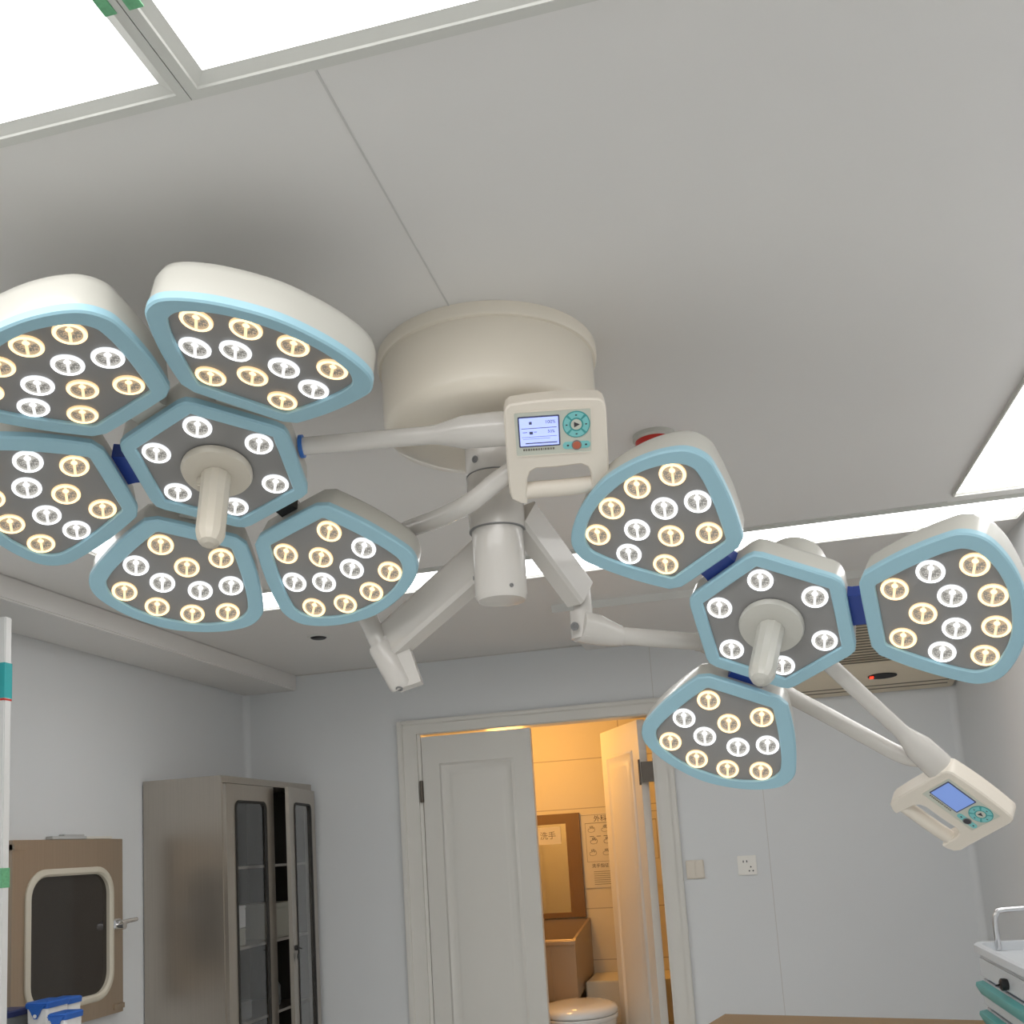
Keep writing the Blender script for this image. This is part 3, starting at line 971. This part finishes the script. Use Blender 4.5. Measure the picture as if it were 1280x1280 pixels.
def boxarm(p0, p1, w, h, up, name, parent):
    p0, p1 = Vector(p0), Vector(p1)
    d = (p1 - p0).normalized()
    s = d.cross(Vector(up)).normalized()
    u = s.cross(d)
    bm = bmesh.new()
    def sec(p, k=1): return [p + s * (a_ * w / 2 * k) + u * (b_ * h / 2 * k) for a_, b_ in ((-.75, -1), (.75, -1), (1, -.8), (1, .8), (.75, 1), (-.75, 1), (-1, .8), (-1, -.8))]
    loft(bm, [[mi_ @ q for q in sec(p0)], [mi_ @ q for q in sec(p1)]])
    return new_obj(name, bm, K['armc'], parent, angle=30)
def wtube(name, pts, rad, m_, parent, inv_, n=20):
    bm = bmesh.new()
    tube(bm, [inv_ @ Vector(p) for p in pts], rad, n)
    return new_obj(name, bm, m_, parent)
# left arm
A0, A1 = Vector((-.43, 1.86, 2.080)), Vector((-.700, 1.985, 1.945))
arm = boxarm(A0, A1, .05, .082, (0, 0, 1), 'spring_arm', mount)
wtube('knuckle', [(-.7926, 1.9576, 2.1005), (-.722, 1.975, 1.925)], .021, K['armc'], arm, mi_)
kn = wtube('knuckle_sleeve', [(-.7245, 1.972, 1.932), (-.723, 1.972, 1.928), (-.6865, 1.982, 1.845), (-.684, 1.984, 1.838)], [.026, .028, .026, .022], K['armc'], arm, mi_)
bm = bmesh.new()
for p0, p1 in (((-.70, 1.985, 1.955), (-.668, 1.992, 1.84)),):
    a_, b_ = Vector(p0), Vector(p1)
    d = (b_ - a_).normalized(); s = d.cross(CF).normalized(); u = s.cross(d)
    loft(bm, [[mi_ @ (p + s * (i * .026) + u * (j * .022)) for i, j in ((-1, -1), (1, -1), (1, 1), (-1, 1))] for p in (a_, b_)])
new_obj('knuckle_plate', bm, K['armc'], arm, smooth=False)
screw((-.684, 1.964, 1.834), (0, -.5, -1), .008, arm, mi_)
# right arm
B0, B1 = Vector((-.372, 1.845, 2.135)), Vector((-.290, 1.995, 2.000))
arm2 = boxarm(B0, B1, .045, .072, (0, 0, 1), 'spring_arm', mount)
wtube('knuckle_post', [(-.288, 1.998, 2.012), (-.2865, 2.000, 1.955)], [.020, .020], K['armc'], arm2, mi_)
wtube('knuckle', [(-.290, 1.995, 1.962), (-.2905, 1.996, 1.905)], [.024, .024], K['armc'], arm2, mi_)
bm = bmesh.new()
kp = [(-.296, 1.990, 1.932), (-.262, 2.015, 1.924), (-.2267, 2.035, 1.913), (-.216, 2.04, 1.912)]
tube(bm, [mi_ @ Vector(p) for p in kp], [.034, .032, .0235, .021])
new_obj('knuckle_sleeve', bm, K['armc'], arm2)
screw((-.300, 1.960, 1.925), (-.35, -1, -.1), .009, arm2, mi_)
wtube('link_tube', [(-.218, 2.038, 1.912), (-.049, 2.1232, 1.8952)], .0185, K['armc'], arm2, mi_)
wtube('collar', [(-.064, 2.1155, 1.897), (-.058, 2.1185, 1.8965)], .0205, K['armc'], arm2, mi_)

# ------------------------------------------------------------------ surgical lamp heads
GL = [(.199, 0), (.199, .034), (.199, .066), (.202, .0715), (.236, .091), (.272, .110), (.300, .123), (.327, .133), (.352, .137), (.378, .122), (.400, .084), (.411, .044), (.414, 0)]
OU = [(.171, 0), (.171, .038), (.172, .074), (.183, .096), (.214, .115), (.247, .133), (.280, .148), (.314, .161), (.349, .1695), (.385, .156), (.412, .118), (.431, .066), (.4405, 0)]
def dens(half):
    P = [Vector((a_, b_, 0)) for a_, b_ in half]
    seg1 = P[:3]
    seg2 = P[2:4]
    seg3 = smooth_path(P[3:] + [], 5)
    # symmetric tangent at the far end: build with mirrored continuation
    Q = P[3:] + [Vector((p.x, -p.y, 0)) for p in reversed(P[3:-1])]
    S = smooth_path(Q, 5)
    up = S[:(len(S) + 1) // 2]
    h = seg1 + up
    full = h + [Vector((p.x, -p.y, 0)) for p in reversed(h[1:-1])]
    return full
HG = .15
glass_l = [Vector((p.x - HG, p.y, 0)) for p in dens(GL)]
outer_l = [Vector((p.x - HG, p.y, 0)) for p in dens(OU)]
def hexl(r, ch):
    out = []
    for k in range(6):
        v = Vector((math.cos(math.radians(60 * k - 90)), math.sin(math.radians(60 * k - 90)), 0)) * r
        n0 = Vector((math.cos(math.radians(60 * (k - 1) - 90)), math.sin(math.radians(60 * (k - 1) - 90)), 0)) * r
        n1 = Vector((math.cos(math.radians(60 * (k + 1) - 90)), math.sin(math.radians(60 * (k + 1) - 90)), 0)) * r
        a_ = v + (n0 - v).normalized() * ch
        b_ = v + (n1 - v).normalized() * ch
        out += [a_, a_ * .25 + b_ * .25 + v * .5, b_]
    return out
def at(lp, z, e=0.0):
    c = sum(lp, Vector()) / len(lp)
    return [p + (c - p).normalized() * e + Vector((0, 0, z)) for p in lp]
TH = .074
def head_meshes(outer, glass, hub):
    bm = bmesh.new()
    if hub:
        loft(bm, [at(outer, .0145, .0015), at(outer, TH * .72, .003), at(outer, TH * .9, .008), at(outer, TH, .022)])
        lathe(bm, [(.075, TH - .001), (.072, TH + .022), (.060, TH + .032), (.03, TH + .034)], n=40)
    else:
        loft(bm, [at(outer, .0145, .0015), at(outer, TH * .75, .003), at(outer, TH * .93, .008), at(outer, TH, .020)])
    bmesh.ops.recalc_face_normals(bm, faces=bm.faces[:])
    me_h = bpy.data.meshes.new('lamp_hub' if hub else 'lamp_petal'); bm.to_mesh(me_h); bm.free(); me_h.materials.append(K['house'])
    bm = bmesh.new()
    loft(bm, [at(outer, .014), at(outer, .003), at(outer, 0, .003), at(glass, 0, -.0022), at(glass, .0022), at(glass, .008)], False, False)
    bmesh.ops.recalc_face_normals(bm, faces=bm.faces[:])
    me_b = bpy.data.meshes.new('bezel'); bm.to_mesh(me_b); bm.free(); me_b.materials.append(K['teal'])
    bm = bmesh.new()
    loft(bm, [at(glass, .006, -.0005), at(glass, .012, -.0005)])
    bmesh.ops.recalc_face_normals(bm, faces=bm.faces[:])
    me_g = bpy.data.meshes.new('face_panel'); bm.to_mesh(me_g); bm.free(); me_g.materials.append(K['panel'])
    for me, an in ((me_h, 50), (me_b, 30), (me_g, 30)):
        me.shade_smooth(); me.set_sharp_from_angle(angle=math.radians(an))
    return me_h, me_b, me_g
PET = head_meshes(outer_l, glass_l, False)
HUB = head_meshes(hexl(.168, .017), hexl(.1375, .0015), True)
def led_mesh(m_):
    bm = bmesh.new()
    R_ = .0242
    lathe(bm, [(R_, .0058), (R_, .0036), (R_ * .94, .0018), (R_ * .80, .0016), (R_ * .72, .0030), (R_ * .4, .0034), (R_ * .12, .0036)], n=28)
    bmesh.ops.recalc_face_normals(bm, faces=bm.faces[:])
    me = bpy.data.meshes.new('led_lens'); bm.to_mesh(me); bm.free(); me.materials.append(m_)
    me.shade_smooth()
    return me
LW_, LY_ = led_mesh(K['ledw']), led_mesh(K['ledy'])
PAT = [(.2305, -.0572, 1), (.2305, .0572, 1), (.2714, 0, 1), (.294, -.0916, 0), (.323, -.0368, 0), (.323, .0368, 0), (.294, .0916, 0),
       (.3647, -.1013, 1), (.3879, -.0348, 1), (.3879, .0348, 1), (.3647, .1013, 1)]
def inst(name, me, parent, ml):
    o = bpy.data.objects.new(name, me)
    COL.objects.link(o)
    o.parent = parent
    o.matrix_local = ml
    return o

def controller(parent, M_world, inv_, lit):
    # local: x right, y down, z into device; face at z=0
    W, H, D = .178, .183, .046
    w, h = W / 2, H / 2
    mc = inv_ @ M_world
    bm = bmesh.new()
    # outline with arched top and two legs that hold the grip bar
    top = []
    for k in range(13):
        a_ = -1 + 2 * k / 12
        top.append((a_ * (w - .012), -h - .004 * (1 - a_ * a_) + .0))
    left_top = [(-w, -h + .018), (-w + .004, -h + .006)]
    right_top = [(w - .004, -h + .006), (w, -h + .018)]
    ly = .027                      # y where the cut-out begins
    body = left_top + top + right_top + [(w + .004, ly + .02), (w + .006, h - .02), (w + .0, h - .006), (w - .014, h + .002), (w - .026, h + .002), (w - .028, h - .018), (w - .028, ly + .02), (w - .034, ly + .006), (w - .046, ly), (0, ly + .003), (-w + .050, ly + .003), (-w + .040, ly + .008), (-w + .034, ly + .022), (-w + .032, h - .015), (-w + .031, h + .006), (-w + .020, h + .006), (-w + .004, h - .004), (-w + .0, h - .018), (-w - .001, ly)]
    f = lambda a_, b_, d: Vector((a_, b_, d))
    vs = []
    n = len(body)
    def ring(z, e):
        out = []
        for i in range(n):
            p0, p1, p2 = Vector(body[i - 1]), Vector(body[i]), Vector(body[(i + 1) % n])
            nn = Vector(((p2 - p0).y, -(p2 - p0).x)).normalized()
            out.append(f(p1.x - nn.x * e, p1.y - nn.y * e, z))
        return out
    rows = [[bm.verts.new(p) for p in r] for r in (ring(0, .003), ring(.003, 0), ring(D - .006, 0), ring(D, .005))]
    for a_, b_ in zip(rows, rows[1:]):
        for i in range(n):
            bm.faces.new((a_[i], a_[(i + 1) % n], b_[(i + 1) % n], b_[i]))
    f0 = bm.faces.new(rows[0]); f1 = bm.faces.new(rows[-1])
    bmesh.ops.triangulate(bm, faces=[f0, f1])
    c = new_obj('controller', bm, K['ctrl'], parent, mw=mc, angle=35)
    f = lambda a_, b_, d: Vector((a_, b_ - .007, d))
    # shallow frame around the key foil
    bm = bmesh.new()
    fo = rrect(-.073, .064, -.071, .012, .004, 4); fi = rrect(-.071, .062, -.069, .010, .003, 4)
    loft(bm, [[f(*p, 0) for p in fo], [f(*p, -.0014) for p in fo], [f(*p, -.0014) for p in fi], [f(*p, -.0002) for p in fi]], False, False)
    new_obj('recess_edge', bm, K['ctrl'], c)
    bm = bmesh.new(); extrude_poly(bm, fi, -.0006, .001, f); new_obj('key_foil', bm, K['recess'], c, smooth=False)
    bm = bmesh.new(); extrude_poly(bm, rrect(-.0655, .0075, -.0615, -.0055, .002, 3), -.0014, -.0004, f)
    sb = new_obj('screen', bm, K['screenb'], c, smooth=False)
    bm = bmesh.new(); extrude_poly(bm, rrect(-.0630, .0050, -.0590, -.0080, .001, 3), -.0018, -.0013, f)
    new_obj('display', bm, K['lcd'] if lit else K['lcd2'], sb, smooth=False)
    if lit:
        bm = bmesh.new()
        for x0, x1, y0, y1 in ((-.060, .002, -.0405, -.0395), (-.060, .002, -.0245, -.0239), (-.054, .002, -.0135, -.0117), (-.046, -.041, -.052, -.047), (-.046, -.040, -.034, -.029), (-.058, -.050, -.0335, -.0325), (-.038, -.033, -.0335, -.0325),
                               (-.058, -.010, -.021, -.0205)):
            extrude_poly(bm, rrect(x0, x1, y0, y1, min(.0003, (y1 - y0) / 3), 2), -.0020, -.0017, f)
        new_obj('screen_graphics', bm, K['screenb'], sb, smooth=False)
        fl = Matrix.Diagonal((1, -1, -1, 1))
        text_obj('screen_text', '100%', .0085, K['screenb'], sb, T(-.018, -.0545, -.0019) @ fl, .0001)
        text_obj('screen_text', '50%', .0075, K['screenb'], sb, T(-.014, -.0375, -.0019) @ fl, .0001)
    # dial
    def disc(name, x, y, r0, r1, z0, z1, m_, par, nn=32):
        bm = bmesh.new()
        lathe(bm, [(r0, z0), (r0, z1), (max(r1, r0 * .9) if r1 == 0 else r0, z1)], n=nn, mw=T(x, y - .007, 0))
        return new_obj(name, bm, m_, par)
    dx_, dy_ = .0365, -.042
    dial = disc('dial', dx_, dy_, .0240, 0, -.0006, -.0016, K['aquad'], c)
    for q in range(4):
        bm = bmesh.new()
        a0 = math.radians(90 * q - 39); a1 = math.radians(90 * q + 39)
        pl = [(dx_ + .0222 * math.cos(a0 + (a1 - a0) * k / 8), dy_ + .0222 * math.sin(a0 + (a1 - a0) * k / 8)) for k in range(9)]
        pl += [(dx_ + .0125 * math.cos(a1 + (a0 - a1) * k / 8), dy_ + .0125 * math.sin(a1 + (a0 - a1) * k / 8)) for k in range(9)]
        vsl = [bm.verts.new(f(*p, -.0024)) for p in pl]; vb = [bm.verts.new(f(*p, -.0014)) for p in pl]
        bm.faces.new(vsl)
        for i in range(len(pl)):
            bm.faces.new((vsl[i], vsl[(i + 1) % len(pl)], vb[(i + 1) % len(pl)], vb[i]))
        new_obj('arrow_key', bm, K['aqua'], dial, smooth=False)
    disc('centre_key', dx_, dy_, .0095, 0, -.0014, -.0026, K['recess'], dial)
    bm = bmesh.new()
    extrude_poly(bm, [(dx_ - .004, dy_ - .005), (dx_ + .006, dy_), (dx_ - .004, dy_ + .005)], -.0030, -.0025, f)
    for sx, sy in ((0, -.017), (0, .017), (-.017, 0), (.017, 0)):
        extrude_poly(bm, [(dx_ + sx - .0016, dy_ + sy - .001), (dx_ + sx + .0016, dy_ + sy - .001), (dx_ + sx + .0016, dy_ + sy + .001), (dx_ + sx - .0016, dy_ + sy + .001)], -.0028, -.0023, f)
    new_obj('key_symbols', bm, K['ink'], dial, smooth=False)
    bm = bmesh.new(); extrude_poly(bm, rrect(.0115, .0600, -.0105, .0025, .006, 5), -.0016, -.0004, f)
    kb = new_obj('lower_keys', bm, K['aqua'], c, smooth=False)
    disc('power_key_ring', .036, -.004, .0090, 0, -.0014, -.0022, K['grey'], kb)
    disc('power_key', .036, -.004, .0070, 0, -.0020, -.0030, K['orange'] if lit else K['ink'], kb)
    bm = bmesh.new()
    for x in (.0205, .0525):
        extrude_poly(bm, rrect(x - .002, x + .002, -.0055, -.0025, .001, 2), -.0020, -.0015, f)
    new_obj('key_symbols', bm, K['ink'], kb, smooth=False)
    # model label below the screen, illegible in the photograph
    bm = bmesh.new()
    xx = -.059
    for wdt in (.004, .0035, .0045, .003, .004, .0042, .0036, .004, .002, .0042, .0045, .0035, .0042):
        extrude_poly(bm, rrect(xx, xx + wdt - .0008, -.0022, .0014, .0004, 2), -.0012, -.0005, f)
        xx += wdt + .0006
    new_obj('printed_label', bm, K['inkg'], c, smooth=False)
    f = lambda a_, b_, d: Vector((a_, b_, d))
    # grip bar
    bm = bmesh.new()
    yb = h - .014
    tube(bm, [f(-w + .026, yb + .002, .017), f(-w + .06, yb, .016), f(0, yb, .016), f(w - .06, yb - .001, .016), f(w - .022, yb - .003, .017)], [.0155] * 5, 16)
    new_obj('grip_bar', bm, K['ctrl'], c)
    return c

def lamp_head(Rm, org, slots, arm_deg, tilt, label, ctrlM, pathB, lit, group):
    Mw = Matrix(Rm).to_4x4(); Mw.translation = Vector(org)
    L_ = empty('surgical_lamp', Mw, label, 'surgical lamp', group)
    inv_ = Mw.inverted()
    spin = math.radians(19.9 if lit else 10.8)  # turns the painted lens reflections upright in view
    hub = inst('lamp_hub', HUB[0], L_, Matrix())
    inst('bezel', HUB[1], hub, Matrix()); inst('face_panel', HUB[2], hub, Matrix())
    for k in range(6):
        a_ = math.radians(60 * k - 90)
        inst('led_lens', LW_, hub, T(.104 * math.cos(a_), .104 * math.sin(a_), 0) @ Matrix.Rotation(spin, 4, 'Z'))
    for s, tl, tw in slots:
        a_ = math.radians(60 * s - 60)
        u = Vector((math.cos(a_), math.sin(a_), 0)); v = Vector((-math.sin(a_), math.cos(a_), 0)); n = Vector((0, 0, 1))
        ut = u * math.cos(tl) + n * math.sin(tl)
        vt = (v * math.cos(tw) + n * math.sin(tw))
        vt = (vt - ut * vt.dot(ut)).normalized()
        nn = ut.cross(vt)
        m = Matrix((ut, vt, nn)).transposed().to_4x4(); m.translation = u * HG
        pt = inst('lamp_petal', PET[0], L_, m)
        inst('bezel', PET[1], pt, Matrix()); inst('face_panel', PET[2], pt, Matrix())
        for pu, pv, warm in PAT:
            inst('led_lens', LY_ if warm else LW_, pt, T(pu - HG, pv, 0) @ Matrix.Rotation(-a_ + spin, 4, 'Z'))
        # blue hinge block between hub and petal
        bm = bmesh.new()
        pr = [(.138, -.037), (.150, -.034), (.163, -.034), (.178, -.037), (.178, .037), (.163, .034), (.150, .034), (.138, .037)]
        if lit and s == 2:
            pr = [(p_[0], p_[1] * .55) for p_ in pr]
        extrude_poly(bm, pr, .020, .050, lambda a2, b2, d2: u * a2 + v * b2 + n * d2)
        new_obj('petal_hinge', bm, K['blue'] if (not lit or s == 4) else (K['black'] if s == 2 else K['house']), L_, angle=30)
    if not lit:
        bm = bmesh.new(); lathe(bm, [(.068, TH - .002), (.068, .190), (.062, .207), (.04, .215)], n=36, mw=T(.022, 0, 0))
        new_obj('bearing_housing', bm, K['house'], L_)
    # central sterile handle
    bm = bmesh.new()
    lathe(bm, [(.054, .006), (.061, .004), (.062, -.004), (.059, -.010), (.040, -.013), (.028, -.014)], n=48)
    base = new_obj('handle_base', bm, K['cream'] if lit else K['house'], L_)
    bm = bmesh.new()
    lathe(bm, [(.0265, -.0145), (.0255, -.05), (.0250, -.14), (.0225, -.150), (.017, -.160), (.008, -.164)], n=12)
    new_obj('handle', bm, K['cream'] if lit else K['house'], L_, angle=20)
    if lit:
        bm = bmesh.new(); bx(bm, -.034, -.022, -.006, .016, -.034, -.013, bev=.003); new_obj('release_button', bm, K['cream'], base)
    # straight yoke arm A
    a_ = math.radians(arm_deg)
    u = Vector((math.cos(a_), math.sin(a_), 0)); z = Vector((0, 0, .04))
    bm = bmesh.new()
    sts = [(.152, .0158), (.380, .0160), (.395, .0175), (.425, .025), (.440, .029), (.500, .0305), (.540, .0305)]
    tube(bm, [u * s + z for s, r in sts], [r for s, r in sts], 28)
    new_obj('yoke_arm', bm, K['armc'], L_)
    bm = bmesh.new(); tube(bm, [u * .147 + z, u * .154 + z], .0205, 28); o = new_obj('yoke_collar', bm, K['blue2'], L_); o['label'] = 'bright blue collar ring'
    # curved yoke arm B
    bm = bmesh.new()
    sp_ = smooth_path(pathB, 6)
    tube(bm, [inv_ @ p for p in sp_], .0178, 22)
    new_obj('curved_yoke_arm', bm, K['armc'], L_)
    bm = bmesh.new()
    tube(bm, [inv_ @ Vector(pathB[-1]) , Vector((0, 0, TH + .02))], [.022, .026], 20)
    new_obj('hub_link', bm, K['armc'], L_)
    if not lit:
        cc = u * .545 + z
        bm = bmesh.new(); tube(bm, [u * .535 + z, u * .552 + z, u * .570 + z], [.034, .035, .030], 28)
        new_obj('arm_joint', bm, K['house'], L_)
    controller(L_, ctrlM, inv_, lit)
    return L_
R1 = ((0.9815, -0.1744, -0.0793), (0.191, 0.9227, 0.3349), (0.0148, -0.3438, 0.9389))
R2 = ((0.9661, 0.1514, 0.2089), (-0.2523, 0.7245, 0.6415), (-0.0542, -0.6724, 0.7382))
C1 = Matrix(((0.9832, -0.1382, -0.119), (0.182, 0.7046, 0.6859), (-0.0109, -0.6961, 0.7179))).to_4x4(); C1.translation = (-.264, 1.6594, 2.1774)
C2 = Matrix(((0.7261, -0.573, 0.38), (0.2773, 0.7498, 0.6008), (-0.6292, -0.3309, 0.7033))).to_4x4(); C2.translation = (.4227, 2.2553, 1.5022)
B1p = [(-0.3197, 1.6925, 2.1877), (-0.3469, 1.6958, 2.1731), (-0.3901, 1.6998, 2.1517), (-0.4448, 1.7086, 2.1225), (-.5258, 1.7847, 2.13), (-.6333, 1.8922, 2.1512), (-.7309, 1.9356, 2.1313), (-.7926, 1.9576, 2.1005)]
B2p = [(.3948, 2.2233, 1.6136), (.3417, 2.2302, 1.6269), (.2762, 2.2499, 1.6736), (.1911, 2.2529, 1.7342), (.1188, 2.2399, 1.782), (.0299, 2.2004, 1.8439), (-.0496, 2.1337, 1.8937)]
lamp_head(R1, (-.8548, 1.5286, 2.1821), [(0, -.2713, -.0494), (2, -.3132, 0), (3, -.2743, 0), (4, -.2314, .0101), (5, -.2405, -.0429)], 0, 0,
          'larger left surgical lamp head with five pale-blue petals and lit screen', C1, B1p, True, 'surgical lamp heads on the ceiling mount')
lamp_head(R2, (.0851, 1.9303, 1.8774), [(5, -.1084, -.0382), (1, -.1222, .0252), (3, -.1531, -.0044)], 60, 0,
          'smaller right surgical lamp head with three pale-blue petals and tilted controller', C2, B2p, False, 'surgical lamp heads on the ceiling mount')
